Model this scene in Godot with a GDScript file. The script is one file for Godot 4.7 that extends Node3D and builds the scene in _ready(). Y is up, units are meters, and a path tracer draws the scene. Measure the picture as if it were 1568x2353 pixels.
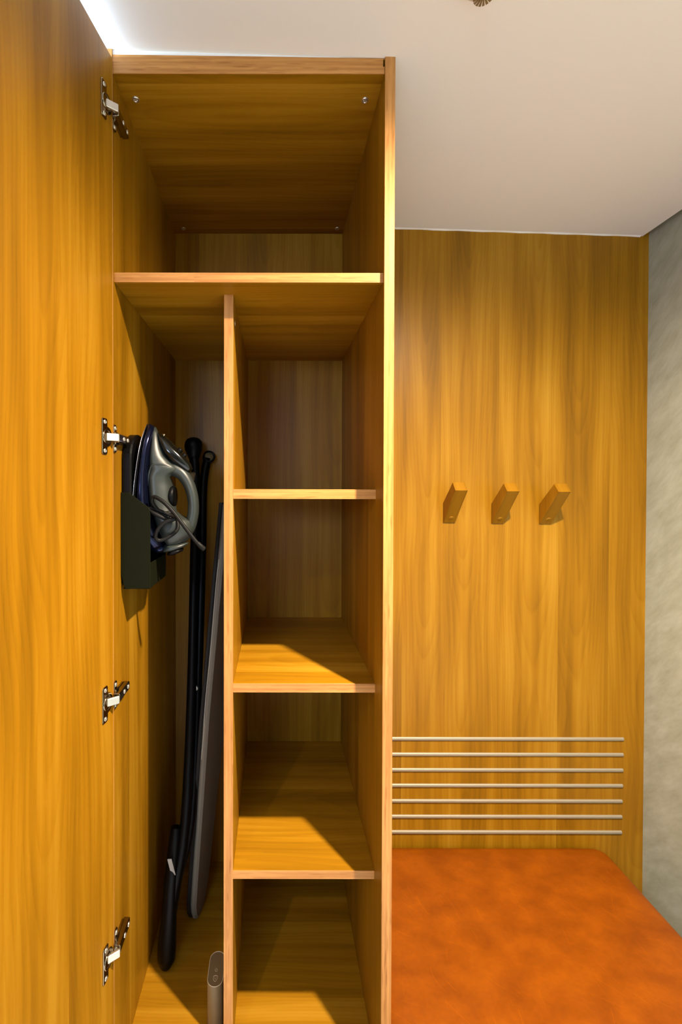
extends Node3D
# A hotel entrance niche: open wardrobe, wood wall panel with pegs and bumper strips, leather bench.
# Coordinates in the helpers: x to the right, y measured from eye level, d = distance into the room from the lens.

const EYE := 1.55
const FOCAL := 1036.27            # pixels of the 1568 x 2353 frame
const BACK := 1.4024              # back wall / wardrobe back
const FRONT := 0.853              # wardrobe front
const SHELF_FRONT := 0.9169       # divider and small shelves are set back
const X_LEFT := -0.3088           # wardrobe inner faces
const X_RIGHT := 0.2038
const X_OUT := 0.2229
const FLOOR_IN := -1.1624         # wardrobe floor
const WALL_X := 1.154
const DOOR_ANGLE := 9.5

var mats := {}
var taken := {}
var origin := Vector3.ZERO        # base of the thing being built

func V(x: float, y: float, d: float) -> Vector3:
	return Vector3(x, EYE + y, -d)

func ceiling_at(x: float) -> float:
	return 0.8085 - 0.03 * (x - 0.2)

# ------------------------------------------------------------------ node helpers
func numbered(called: String) -> String:
	if not taken.has(called):
		taken[called] = 0
		return called
	taken[called] += 1
	return "%s_%03d" % [called, taken[called]]

func thing(called: String, label: String, category: String, at: Vector3, group := "") -> Node3D:
	var o := Node3D.new()
	o.name = numbered(called)
	add_child(o, true)
	o.position = at
	o.set_meta("label", label)
	o.set_meta("category", category)
	if group != "":
		o.set_meta("group", group)
	origin = at
	return o

func part(called: String, st: SurfaceTool, m: Material, parent: Node3D, local := false) -> MeshInstance3D:
	st.generate_normals()
	var o := MeshInstance3D.new()
	o.mesh = st.commit()
	o.material_override = m
	o.name = called
	parent.add_child(o, true)
	if not local:
		o.position = -origin
	return o

func struct(called: String, st: SurfaceTool, m: Material, label := "", category := "", parent: Node3D = self) -> MeshInstance3D:
	origin = Vector3.ZERO
	var o := part(called, st, m, parent, true)
	if parent == self:
		o.set_meta("kind", "structure")
		o.set_meta("label", label)
		o.set_meta("category", category)
	return o

func start() -> SurfaceTool:
	var st := SurfaceTool.new()
	st.begin(Mesh.PRIMITIVE_TRIANGLES)
	return st

# ------------------------------------------------------------------ mesh helpers
const FLAT := 0xFFFFFFFF

func tri(st: SurfaceTool, a: Vector3, b: Vector3, c: Vector3, ua: Vector2, ub: Vector2, uc: Vector2, g: int) -> void:
	st.set_smooth_group(g)
	st.set_uv(ua)
	st.add_vertex(a)
	st.set_smooth_group(g)
	st.set_uv(ub)
	st.add_vertex(b)
	st.set_smooth_group(g)
	st.set_uv(uc)
	st.add_vertex(c)

# uv in metres of the board, v along the grain (0 = x, 1 = y, 2 = z); textures are 1 m x 2.4 m
func grain_uv(p: Vector3, n: Vector3, grain: int, off: Vector2) -> Vector2:
	var a := n.abs()
	var dom := 0
	if a.y > a.x and a.y >= a.z:
		dom = 1
	elif a.z > a.x:
		dom = 2
	var across := 0
	var along := grain
	if dom == grain:
		along = (grain + 1) % 3
		across = (grain + 2) % 3
	else:
		across = 3 - dom - grain
	return Vector2(p[across] + off.x, -p[along] / 2.4 + off.y)

func poly(st: SurfaceTool, pts: Array, hint: Vector3, grain := 1, off := Vector2.ZERO, g := FLAT) -> void:
	var n: Vector3 = (pts[2] - pts[0]).cross(pts[1] - pts[0])
	var q := pts.duplicate()
	if n.dot(hint) < 0.0:
		q.reverse()
	var uv := []
	for p in q:
		uv.append(grain_uv(p, hint, grain, off))
	for i in range(1, q.size() - 1):
		tri(st, q[0], q[i], q[i + 1], uv[0], uv[i], uv[i + 1], g)

# chamfered box between two corners
func bbox(st: SurfaceTool, lo: Vector3, hi: Vector3, bev := 0.0006, grain := 1, off := Vector2.ZERO) -> void:
	var c := (lo + hi) * 0.5
	var h := (hi - lo).abs() * 0.5
	var i := h - Vector3.ONE * minf(bev, minf(h.x, minf(h.y, h.z)) * 0.49)
	for ax in 3:
		var b := (ax + 1) % 3
		var e := (ax + 2) % 3
		for s in [-1.0, 1.0]:
			var n := Vector3.ZERO
			n[ax] = s
			var f := []
			for k in [[-1, -1], [1, -1], [1, 1], [-1, 1]]:
				var p := Vector3.ZERO
				p[ax] = s * h[ax]
				p[b] = k[0] * i[b]
				p[e] = k[1] * i[e]
				f.append(c + p)
			poly(st, f, n, grain, off)
		for s in [-1.0, 1.0]:
			for t in [-1.0, 1.0]:
				var n := Vector3.ZERO
				n[b] = s
				n[e] = t * 0.99
				var f := []
				for k in [[-1, 0], [1, 0], [1, 1], [-1, 1]]:
					var p := Vector3.ZERO
					p[ax] = k[0] * i[ax]
					p[b] = s * (h[b] if k[1] == 0 else i[b])
					p[e] = t * (i[e] if k[1] == 0 else h[e])
					f.append(c + p)
				poly(st, f, n, grain, off)
	for sx in [-1.0, 1.0]:
		for sy in [-1.0, 1.0]:
			for sz in [-1.0, 1.0]:
				var s := Vector3(sx, sy, sz)
				poly(st, [c + Vector3(h.x, i.y, i.z) * s, c + Vector3(i.x, h.y, i.z) * s, c + Vector3(i.x, i.y, h.z) * s], s, grain, off)

# box given as x, y, depth ranges
func slab(st: SurfaceTool, x0: float, x1: float, y0: float, y1: float, d0: float, d1: float, bev := 0.0006, grain := 1, off := Vector2.ZERO) -> void:
	bbox(st, V(minf(x0, x1), minf(y0, y1), maxf(d0, d1)), V(maxf(x0, x1), maxf(y0, y1), minf(d0, d1)), bev, grain, off)

func inset(p: PackedVector2Array, amount: float) -> PackedVector2Array:
	var out := PackedVector2Array()
	var n := p.size()
	for i in n:
		var a := (p[i] - p[(i + n - 1) % n]).normalized()
		var b := (p[(i + 1) % n] - p[i]).normalized()
		var na := Vector2(-a.y, a.x)
		var nb := Vector2(-b.y, b.x)
		var m := (na + nb).normalized()
		out.append(p[i] + m * amount / maxf(m.dot(na), 0.4))
	return out

# polygon (counter-clockwise) swept from height 0 to h through the transform, chamfered on both rims
func extrude(st: SurfaceTool, p: PackedVector2Array, h: float, t: Transform3D, bev := 0.0, grain := 1, off := Vector2.ZERO, round_sides := false) -> void:
	if Geometry2D.is_polygon_clockwise(p):
		p = p.duplicate()
		p.reverse()
	var q := inset(p, bev) if bev > 0.0 else p
	var rings := [[q, 0.0], [p, bev], [p, h - bev], [q, h]] if bev > 0.0 else [[p, 0.0], [p, h]]
	var n := p.size()
	for r in rings.size() - 1:
		for i in n:
			var j := (i + 1) % n
			var a: Vector2 = rings[r][0][i]
			var b: Vector2 = rings[r][0][j]
			var c: Vector2 = rings[r + 1][0][j]
			var d: Vector2 = rings[r + 1][0][i]
			var e := (p[j] - p[i]).normalized()
			var nn := t.basis * Vector3(e.y, -e.x, 0.0)
			if r == 0 and bev > 0.0:
				nn -= t.basis.z * 0.9
			elif r == 2:
				nn += t.basis.z * 0.9
			poly(st, [t * Vector3(a.x, a.y, rings[r][1]), t * Vector3(b.x, b.y, rings[r][1]), t * Vector3(c.x, c.y, rings[r + 1][1]), t * Vector3(d.x, d.y, rings[r + 1][1])], nn, grain, off, 1 if round_sides and (r == 1 or bev == 0.0) else FLAT)
	var idx := Geometry2D.triangulate_polygon(q)
	for k in range(0, idx.size(), 3):
		for top in [0, 1]:
			var z: float = h if top == 1 else 0.0
			var pts := []
			for m in 3:
				var v: Vector2 = q[idx[k + m]]
				pts.append(t * Vector3(v.x, v.y, z))
			poly(st, pts, t.basis.z * (1.0 if top == 1 else -1.0), grain, off)

# rings of points (same count each), closed around, capped at both ends, smooth
func skin(st: SurfaceTool, rings: Array, caps := true, g := 0) -> void:
	var m: int = rings[0].size()
	var centres := []
	for r in rings:
		var c := Vector3.ZERO
		for p in r:
			c += p
		centres.append(c / m)
	var sum := 0.0                       # signed volume tells which way the rings turn
	for k in rings.size() - 1:
		for i in m:
			var j := (i + 1) % m
			var o: Vector3 = centres[0]
			var a: Vector3 = rings[k][i] - o
			var b: Vector3 = rings[k][j] - o
			var c: Vector3 = rings[k + 1][j] - o
			var d: Vector3 = rings[k + 1][i] - o
			sum += a.dot(b.cross(c)) + a.dot(c.cross(d))
	for j in m:
		var o: Vector3 = centres[0]
		var e := rings.size() - 1
		sum += (centres[e] - o).dot((rings[e][j] - o).cross(rings[e][(j + 1) % m] - o))
	var flip := sum < 0.0
	for k in rings.size() - 1:
		for i in m:
			var j := (i + 1) % m
			var a: Vector3 = rings[k][i]
			var b: Vector3 = rings[k][j]
			var c: Vector3 = rings[k + 1][j]
			var d: Vector3 = rings[k + 1][i]
			var u0 := float(i) / m
			var u1 := float(i + 1) / m
			var v0 := float(k) / (rings.size() - 1)
			var v1 := float(k + 1) / (rings.size() - 1)
			if flip:
				tri(st, a, b, c, Vector2(u0, v0), Vector2(u1, v0), Vector2(u1, v1), g)
				tri(st, a, c, d, Vector2(u0, v0), Vector2(u1, v1), Vector2(u0, v1), g)
			else:
				tri(st, a, c, b, Vector2(u0, v0), Vector2(u1, v1), Vector2(u1, v0), g)
				tri(st, a, d, c, Vector2(u0, v0), Vector2(u0, v1), Vector2(u1, v1), g)
	if caps:
		for e in [0, rings.size() - 1]:
			for i in m:
				var a: Vector3 = rings[e][i]
				var b: Vector3 = rings[e][(i + 1) % m]
				if (e == 0) == flip:
					tri(st, centres[e], b, a, Vector2(0.5, 0.5), Vector2.RIGHT, Vector2.ZERO, g)
				else:
					tri(st, centres[e], a, b, Vector2(0.5, 0.5), Vector2.ZERO, Vector2.RIGHT, g)

# profile of (radius, height) turned about the local z axis of t
func lathe(st: SurfaceTool, prof: Array, t: Transform3D, seg := 24) -> void:
	var rings := []
	for p in prof:
		var r := []
		for i in seg:
			var a := TAU * i / seg
			r.append(t * Vector3(cos(a) * p[0], sin(a) * p[0], p[1]))
		rings.append(r)
	skin(st, rings)

# tube through points (Catmull-Rom smoothed); radii may vary; flat squeezes it along 'side'
func tube(st: SurfaceTool, pts: Array, radii: Array, seg := 10, steps := 6, flat := 1.0) -> void:
	var path := []
	var rad := []
	for i in pts.size() - 1:
		var a: Vector3 = pts[maxi(i - 1, 0)]
		var b: Vector3 = pts[i]
		var c: Vector3 = pts[i + 1]
		var d: Vector3 = pts[mini(i + 2, pts.size() - 1)]
		for s in steps:
			var t := float(s) / steps
			path.append(b.cubic_interpolate(c, a, d, t))
			rad.append(lerpf(radii[mini(i, radii.size() - 1)], radii[mini(i + 1, radii.size() - 1)], t))
	path.append(pts[-1])
	rad.append(radii[-1])
	var rings := []
	var up := Vector3(0, 0, 1)
	for i in path.size():
		var dir: Vector3 = (path[mini(i + 1, path.size() - 1)] - path[maxi(i - 1, 0)]).normalized()
		if absf(dir.dot(up)) > 0.95:
			up = Vector3(1, 0, 0) if absf(dir.x) < 0.9 else Vector3(0, 1, 0)
		var u := (up - dir * up.dot(dir)).normalized()
		var w := dir.cross(u)
		up = u
		var r := []
		for k in seg:
			var a := TAU * k / seg
			r.append(path[i] + (u * cos(a) * flat + w * sin(a)) * rad[i])
		rings.append(r)
	skin(st, rings)

func circle(r: float, n: int, c := Vector2.ZERO) -> PackedVector2Array:
	var p := PackedVector2Array()
	for i in n:
		p.append(c + Vector2(cos(TAU * i / n), sin(TAU * i / n)) * r)
	return p

func rounded_rect(x0: float, x1: float, y0: float, y1: float, r: float, n := 4) -> PackedVector2Array:
	var p := PackedVector2Array()
	for k in 4:
		var c := Vector2(x1 - r if k == 0 or k == 3 else x0 + r, y1 - r if k < 2 else y0 + r)
		for i in n + 1:
			var a := PI * 0.5 * (k + float(i) / n)
			p.append(c + Vector2(cos(a), sin(a)) * r)
	return p

# ------------------------------------------------------------------ materials
func noise(freq: float, seed_value: int, octaves := 2) -> FastNoiseLite:
	var n := FastNoiseLite.new()
	n.noise_type = FastNoiseLite.TYPE_SIMPLEX_SMOOTH
	n.seed = seed_value
	n.frequency = freq
	n.fractal_type = FastNoiseLite.FRACTAL_FBM if octaves > 1 else FastNoiseLite.FRACTAL_NONE
	n.fractal_octaves = octaves
	return n

func to_texture(w: int, h: int, data: PackedByteArray) -> ImageTexture:
	var im := Image.create_from_data(w, h, false, Image.FORMAT_RGB8, data)
	im.generate_mipmaps()
	return ImageTexture.create_from_image(im)

# slip-matched veneer, 1 m wide and 2.4 m long: leaves with soft stripes and faint cathedral rings
func veneer(seed_value: int, dark: Color, mid: Color, light: Color) -> ImageTexture:
	var w := 1024
	var h := 2048
	var rng := RandomNumberGenerator.new()
	rng.seed = seed_value
	var n := noise(1.0, seed_value, 1)
	var n2 := noise(1.0, seed_value + 7, 2)
	var data := PackedByteArray()
	data.resize(w * h * 3)
	var edges := [0.0]
	var leaf_tone := []
	var leaf_centre := []
	var leaf_shift := []
	while edges[-1] < 1.0:
		var wide := rng.randf_range(0.11, 0.2)
		leaf_tone.append(rng.randf_range(-0.10, 0.10))
		leaf_centre.append(edges[-1] + wide * rng.randf_range(0.3, 0.7))
		leaf_shift.append(rng.randf_range(-0.6, 0.6))
		edges.append(edges[-1] + wide)
	var at := 0
	for j in h:
		var y := j * 2.4 / h
		var leaf := 0
		for i in w:
			var x := i / float(w)
			while x > edges[leaf + 1]:
				leaf += 1
			var xs := x + leaf * 3.1
			var wx := x + 0.010 * n.get_noise_2d(xs * 4.0, y * 1.1)
			var du: float = wx - leaf_centre[leaf]
			var q: float = 0.03 + 0.030 * (y + leaf_shift[leaf])
			var ring := sqrt(du * du * 1.6 + q * q) * 95.0 + 1.2 * n.get_noise_2d(xs * 9.0, y * 2.0)
			var p := ring - floorf(ring)
			p = p * p * (1.0 - smoothstep(0.86, 1.0, p))
			var broad := n2.get_noise_2d(xs * 15.0 + 40.0, y * 0.7)
			var patch := n.get_noise_2d(xs * 7.0 + 11.0, y * 1.9 + 5.0)
			var stripe := n.get_noise_2d((wx + leaf * 2.7) * 60.0, y * 1.3 + 9.0)
			var fine := n.get_noise_2d(xs * 420.0, y * 7.0 + 31.0)
			var v: float = 0.5 + leaf_tone[leaf] + 0.30 * broad + 0.18 * patch + 0.12 * stripe + 0.05 * fine - 0.17 * (p - 0.2)
			if fine > 0.55 and stripe < 0.2:
				v -= (fine - 0.55) * 0.7
			v = clampf(v, 0.0, 1.0)
			var c := dark.lerp(mid, v * 2.0) if v < 0.5 else mid.lerp(light, v * 2.0 - 1.0)
			data[at] = c.r8
			data[at + 1] = c.g8
			data[at + 2] = c.b8
			at += 3
	return to_texture(w, h, data)

# straight-grained edge banding with short dark pores, 0.5 m x 1.2 m
func banding(seed_value: int) -> ImageTexture:
	var w := 512
	var h := 1024
	var n := noise(1.0, seed_value, 1)
	var data := PackedByteArray()
	data.resize(w * h * 3)
	var dark := Color(0.56, 0.345, 0.145)
	var light := Color(0.80, 0.575, 0.315)
	var at := 0
	for j in h:
		var y := j * 2.4 / h
		for i in w:
			var x := i / float(w)
			var a := n.get_noise_2d(x * 160.0, y * 3.0)
			var b := n.get_noise_2d(x * 420.0 + 50.0, y * 14.0)
			var v := 0.62 + 0.28 * a + 0.12 * b
			if b > 0.5:
				v -= (b - 0.5) * 1.3
			var c := dark.lerp(light, clampf(v, 0.0, 1.0))
			data[at] = c.r8
			data[at + 1] = c.g8
			data[at + 2] = c.b8
			at += 3
	return to_texture(w, h, data)

# worn tan leather: cloudy dye with fine pale scratches
func leather() -> ImageTexture:
	var w := 1024
	var n := noise(1.0, 71, 4)
	var n1 := noise(1.0, 72, 2)
	var data := PackedByteArray()
	data.resize(w * w * 3)
	var dark := Color(0.425, 0.195, 0.000)
	var light := Color(0.585, 0.300, 0.004)
	var v := PackedFloat32Array()
	v.resize(w * w)
	for j in w:
		for i in w:
			v[j * w + i] = 0.5 + 0.46 * n.get_noise_2d(i * 0.0094, j * 0.014) + 0.10 * n1.get_noise_2d(i * 0.078, j * 0.094)
	var rng := RandomNumberGenerator.new()
	rng.seed = 5
	for s in 520:
		var p := Vector2(rng.randf() * w, rng.randf() * w)
		var dir := Vector2.from_angle(rng.randf_range(0.3, 1.9))
		var strength := rng.randf_range(0.15, 0.55)
		for k in rng.randi_range(10, 60):
			p += dir
			dir = dir.rotated(rng.randf_range(-0.06, 0.06))
			var x := int(p.x)
			var y := int(p.y)
			if x >= 0 and y >= 0 and x < w and y < w:
				v[y * w + x] += strength * (1.0 - k / 95.0)
	for k in w * w:
		var c := dark.lerp(light, clampf(v[k], 0.0, 1.25))
		data[k * 3] = c.r8
		data[k * 3 + 1] = c.g8
		data[k * 3 + 2] = c.b8
	return to_texture(w, w, data)

# brushed stone-coloured plaster
func plaster() -> ImageTexture:
	var w := 1024
	var n := noise(1.0, 31, 4)
	var n1 := noise(1.0, 33, 3)
	var data := PackedByteArray()
	data.resize(w * w * 3)
	var dark := Color(0.575, 0.595, 0.52)
	var light := Color(0.70, 0.73, 0.68)
	for j in w:
		for i in w:
			var a := (i + j) * 0.7071
			var b := (i - j) * 0.7071
			var v := 0.5 + 0.45 * n.get_noise_2d(a * 0.017, b * 0.046) + 0.20 * n1.get_noise_2d(a * 0.057, b * 0.20) + 0.08 * n1.get_noise_2d(i * 0.6, j * 0.6)
			var c := dark.lerp(light, clampf(v, 0.0, 1.0))
			var k := (j * w + i) * 3
			data[k] = c.r8
			data[k + 1] = c.g8
			data[k + 2] = c.b8
	return to_texture(w, w, data)

func mat(called: String, color: Color, rough: float, metal := 0.0, tex: Texture2D = null) -> StandardMaterial3D:
	var m := StandardMaterial3D.new()
	m.resource_name = called
	m.albedo_color = color
	m.roughness = rough
	m.metallic = metal
	if tex:
		m.albedo_texture = tex
	mats[called] = m
	return m

func glow(called: String, color: Color, strength: float) -> StandardMaterial3D:
	var m := mat(called, color, 0.4)
	m.emission_enabled = true
	m.emission = color
	m.emission_energy_multiplier = strength
	return m

func relief(m: StandardMaterial3D, freq: float, seed_value: int, scale: float, cm: float) -> void:
	var t := NoiseTexture2D.new()
	t.width = 512
	t.height = 512
	t.seamless = true
	t.noise = noise(freq, seed_value, 4)
	m.uv1_triplanar = true
	m.uv1_world_triplanar = true
	m.uv1_scale = Vector3.ONE * scale
	m.heightmap_enabled = true
	m.heightmap_texture = t
	m.heightmap_scale = cm

func make_materials() -> void:
	var wood := veneer(11, Color(0.460, 0.308, 0.018), Color(0.582, 0.400, 0.043), Color(0.675, 0.500, 0.140))
	mat("wood", Color.WHITE, 0.40, 0.0, wood)
	var wood_b := veneer(23, Color(0.460, 0.304, 0.016), Color(0.582, 0.395, 0.040), Color(0.675, 0.492, 0.130))
	mat("door wood", Color.WHITE, 0.40, 0.0, wood_b)
	mat("edge banding", Color.WHITE, 0.45, 0.0, banding(5))
	mat("leather", Color.WHITE, 0.42, 0.0, leather())
	mats["leather"].uv1_triplanar = true
	mats["leather"].uv1_world_triplanar = true
	mats["leather"].uv1_scale = Vector3.ONE * 0.8
	mats["leather"].uv1_offset = Vector3(0.0, 0.3, 0.3)
	var p := mat("plaster", Color.WHITE, 0.85, 0.0, plaster())
	for w in ["wood", "door wood", "edge banding", "leather"]:
		mats[w].metallic_specular = 0.35
	relief(p, 0.09, 4, 0.42, 0.03)
	p.uv1_offset = Vector3(0.0, 0.0, -0.2)
	mat("white paint", Color(0.90, 0.885, 0.855), 0.8)
	mat("wall paint", Color(0.42, 0.41, 0.40), 0.85)
	mat("floor tile", Color(0.85, 0.85, 0.85), 0.5)
	mat("caulk", Color(0.92, 0.91, 0.88), 0.6)
	mat("nickel", Color(0.62, 0.58, 0.50), 0.16, 1.0)
	mat("bright nickel", Color(0.86, 0.84, 0.80), 0.42, 1.0)
	mat("aluminium", Color(0.62, 0.585, 0.51), 0.5, 0.3)
	mat("brass", Color(0.52, 0.46, 0.32), 0.55, 0.6)
	mat("black plastic", Color(0.022, 0.022, 0.026), 0.42).metallic_specular = 0.28
	mat("black enamel", Color(0.085, 0.09, 0.045), 0.6).metallic_specular = 0.15
	mat("grey plastic", Color(0.165, 0.185, 0.172), 0.38)
	mat("smoked plastic", Color(0.05, 0.052, 0.035), 0.12)
	mat("blue chrome", Color(0.10, 0.12, 0.22), 0.12, 0.75)
	mat("soleplate steel", Color(0.80, 0.80, 0.84), 0.25, 1.0)
	mat("cord rubber", Color(0.07, 0.066, 0.058), 0.5).metallic_specular = 0.3
	mat("board cover", Color(0.50, 0.47, 0.41), 0.95)
	mat("board back", Color(0.05, 0.045, 0.04), 0.7)
	mat("white thread", Color(0.85, 0.84, 0.78), 0.9)
	mat("sticker", Color(0.72, 0.72, 0.70), 0.6)
	mat("canister plastic", Color(0.47, 0.40, 0.28), 0.35)
	mat("canister rim", Color(0.80, 0.74, 0.62), 0.4)
	mat("dark gap", Color(0.02, 0.015, 0.01), 0.9)

# ------------------------------------------------------------------ build
func _ready() -> void:
	# camera
	var cam := Camera3D.new()
	cam.name = "camera"
	cam.projection = Camera3D.PROJECTION_FRUSTUM
	cam.near = 0.05
	cam.far = 40.0
	cam.size = 2353.0 / FOCAL * cam.near
	cam.frustum_offset = Vector2((784.0 - 633.88) / FOCAL, -(1176.5 - 1131.91) / FOCAL) * cam.near
	cam.transform = Transform3D(Basis(Vector3.RIGHT, -0.0103) * Basis(Vector3.BACK, 0.0018), Vector3(0, EYE, 0))
	add_child(cam)
	cam.current = true
	# surroundings and exposure
	var env := Environment.new()
	env.background_mode = Environment.BG_COLOR
	env.background_color = Color(0.02, 0.02, 0.02)
	env.tonemap_mode = Environment.TONE_MAPPER_LINEAR
	env.tonemap_exposure = 1.52
	env.sdfgi_enabled = true
	env.ssao_enabled = true
	env.ssil_enabled = true
	var we := WorldEnvironment.new()
	we.name = "surroundings"
	we.environment = env
	add_child(we)
	make_materials()
	# lights: two recessed warm downlights, cool daylight from two windows
	downlight(Vector2(0.483, 0.427), 4.0, Color(1.0, 0.915, 0.80), "recessed warm downlight above the leather bench near the wardrobe", 85.0, 1.7)
	downlight(Vector2(-0.716, -0.677), 0.85, Color(1.0, 0.915, 0.80), "recessed warm downlight behind the open wardrobe door")
	downlight(Vector2(0.45, -1.15), 4.6, Color(0.93, 0.96, 1.0), "recessed downlight behind the viewer on the bench side", 42.0)
	downlight(Vector2(-0.55, -1.75), 4.6, Color(0.93, 0.96, 1.0), "recessed downlight behind the viewer near the far wall", 42.0)
	room()
	daylight()
	wardrobe()
	wall_things()
	bench()
	iron_and_holder()
	ironing_board()
	canister()

func downlight(at: Vector2, energy: float, color: Color, label: String, cone := 85.0, core := 0.0) -> void:
	var y := ceiling_at(at.x) - 0.001
	var t := thing("downlight", label, "ceiling light", V(at.x, y, at.y), "recessed ceiling downlights")
	var down := Transform3D(Basis(Vector3.RIGHT, PI * 0.5), Vector3.ZERO)
	var st := start()
	lathe(st, [[0.034, 0.0], [0.045, 0.0], [0.045, 0.003], [0.036, 0.005], [0.034, 0.003], [0.034, 0.0]], down, 32)
	part("ring", st, mats["white paint"], t, true)
	st = start()
	lathe(st, [[0.033, 0.0], [0.033, 0.002], [0.02, 0.0035], [0.002, 0.004]], down, 32)
	part("lens", st, glow("lamp lens", color, 6.0), t, true)
	var l := SpotLight3D.new()
	l.name = "lamp_light"
	l.light_color = color
	l.light_energy = energy
	l.light_size = 0.02
	l.spot_angle = cone
	l.spot_angle_attenuation = 1.0
	l.spot_range = 8.0
	l.spot_attenuation = 2.0
	l.shadow_enabled = true
	t.add_child(l)
	l.rotation = Vector3(-PI * 0.5, 0, 0)
	l.position = Vector3(0, -0.012, 0)
	if core > 0.0:                       # the reflector's brighter middle beam
		var c: SpotLight3D = l.duplicate()
		c.name = "beam_light"
		c.light_energy = core
		c.spot_angle = 55.0
		t.add_child(c)

func room() -> void:
	var x0 := -1.5
	var z0 := -2.6                        # wall behind the lens, as depth
	var st := start()
	slab(st, x0 - 0.1, WALL_X + 0.1, -EYE - 0.1, -EYE, BACK + 0.1, z0 - 0.1, 0.0)
	struct("floor", st, mats["floor tile"], "pale tiled floor of the entrance", "floor")
	# ceiling: a board that falls slightly to the right and stops short of the right wall
	st = start()
	var xe := 1.134
	var rise := 0.0
	var pts := PackedVector2Array([Vector2(x0 - 0.1, ceiling_at(x0 - 0.1)), Vector2(xe, ceiling_at(xe)), Vector2(xe, 0.86), Vector2(x0 - 0.1, 1.0)])
	extrude(st, pts, BACK + 0.1 - z0 + 0.1, Transform3D(Basis.IDENTITY, V(0, 0, BACK + 0.1)))
	struct("ceiling", st, mats["white paint"], "white painted ceiling above the wardrobe and bench", "ceiling")
	st = start()
	slab(st, xe - 0.01, WALL_X + 0.1, 0.86, 0.93, BACK + 0.1, z0 - 0.1, 0.0)
	struct("trim_1", st, mats["white paint"], "shadow gap between the ceiling and the right wall", "trim")
	st = start()
	var n := 24
	for k in n:                          # uneven bead of white sealant along the ceiling edge
		var xa := X_OUT + (1.126 - X_OUT) * k / n
		var xb := X_OUT + (1.126 - X_OUT) * (k + 1) / n
		var ha := 0.0022 + 0.0008 * sin(k * 1.9)
		var hb := 0.0022 + 0.0008 * sin((k + 1) * 1.9)
		var a := [V(xa, ceiling_at(xa), BACK - 0.005), V(xb, ceiling_at(xb), BACK - 0.005)]
		var b := [V(xa, ceiling_at(xa) - ha, BACK - 0.0008), V(xb, ceiling_at(xb) - hb, BACK - 0.0008)]
		poly(st, [a[0], a[1], b[1], b[0]], Vector3(0, -1, 1))
		poly(st, [b[0], b[1], V(xb, ceiling_at(xb) - hb, BACK + 0.001), V(xa, ceiling_at(xa) - ha, BACK + 0.001)], Vector3(0, -1, 0))
	for k in 16:
		var xa := X_LEFT + (X_RIGHT - X_LEFT) * k / 16.0
		var xb := X_LEFT + (X_RIGHT - X_LEFT) * (k + 1) / 16.0
		var ya := lerpf(0.8140, 0.8078, k / 16.0) - 0.0006 * sin(k * 1.7)
		var yb := lerpf(0.8140, 0.8078, (k + 1) / 16.0) - 0.0006 * sin((k + 1) * 1.7)
		poly(st, [V(xa, ceiling_at(xa) + 0.001, FRONT + 0.0040), V(xb, ceiling_at(xb) + 0.001, FRONT + 0.0040), V(xb, yb, FRONT + 0.0048), V(xa, ya, FRONT + 0.0048)], Vector3(0, -0.2, 1))
		poly(st, [V(xa, ya, FRONT + 0.0048), V(xb, yb, FRONT + 0.0048), V(xb, yb, FRONT + 0.02), V(xa, ya, FRONT + 0.02)], Vector3(0, -1, 0))
	struct("trim_2", st, mats["caulk"], "thin white beads of sealant where the wood meets the ceiling", "trim")
	st = start()
	slab(st, X_RIGHT - 0.6, WALL_X + 0.1, -EYE, 0.95, BACK + 0.001, BACK + 0.1, 0.0, 1, Vector2(-0.21, 0.0))
	struct("wall_back", st, mats["wood"], "back wall clad in honey oak veneer with vertical grain", "wall")
	st = start()
	slab(st, WALL_X, WALL_X + 0.1, -EYE, 0.95, BACK + 0.1, z0 - 0.1, 0.0)
	struct("wall_right", st, mats["plaster"], "right wall in brushed stone coloured plaster", "wall")
	st = start()
	slab(st, x0 - 0.1, x0, -EYE, 1.0, FRONT + 0.1, z0 - 0.1, 0.0)
	struct("wall_left", st, mats["wall paint"], "pale wall left of the open wardrobe door", "wall")
	st = start()
	slab(st, x0 - 0.1, X_LEFT - 0.03, -EYE, 1.0, FRONT + 0.03, FRONT + 0.13, 0.0)
	struct("wall_side", st, mats["wall paint"], "pale wall beside the wardrobe behind its door", "wall")
	st = start()
	slab(st, x0 - 0.1, WALL_X + 0.1, -EYE, 1.0, z0 - 0.1, z0, 0.0)
	struct("wall_front", st, mats["wall paint"], "pale wall behind the viewer facing the wardrobe", "wall")

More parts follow.
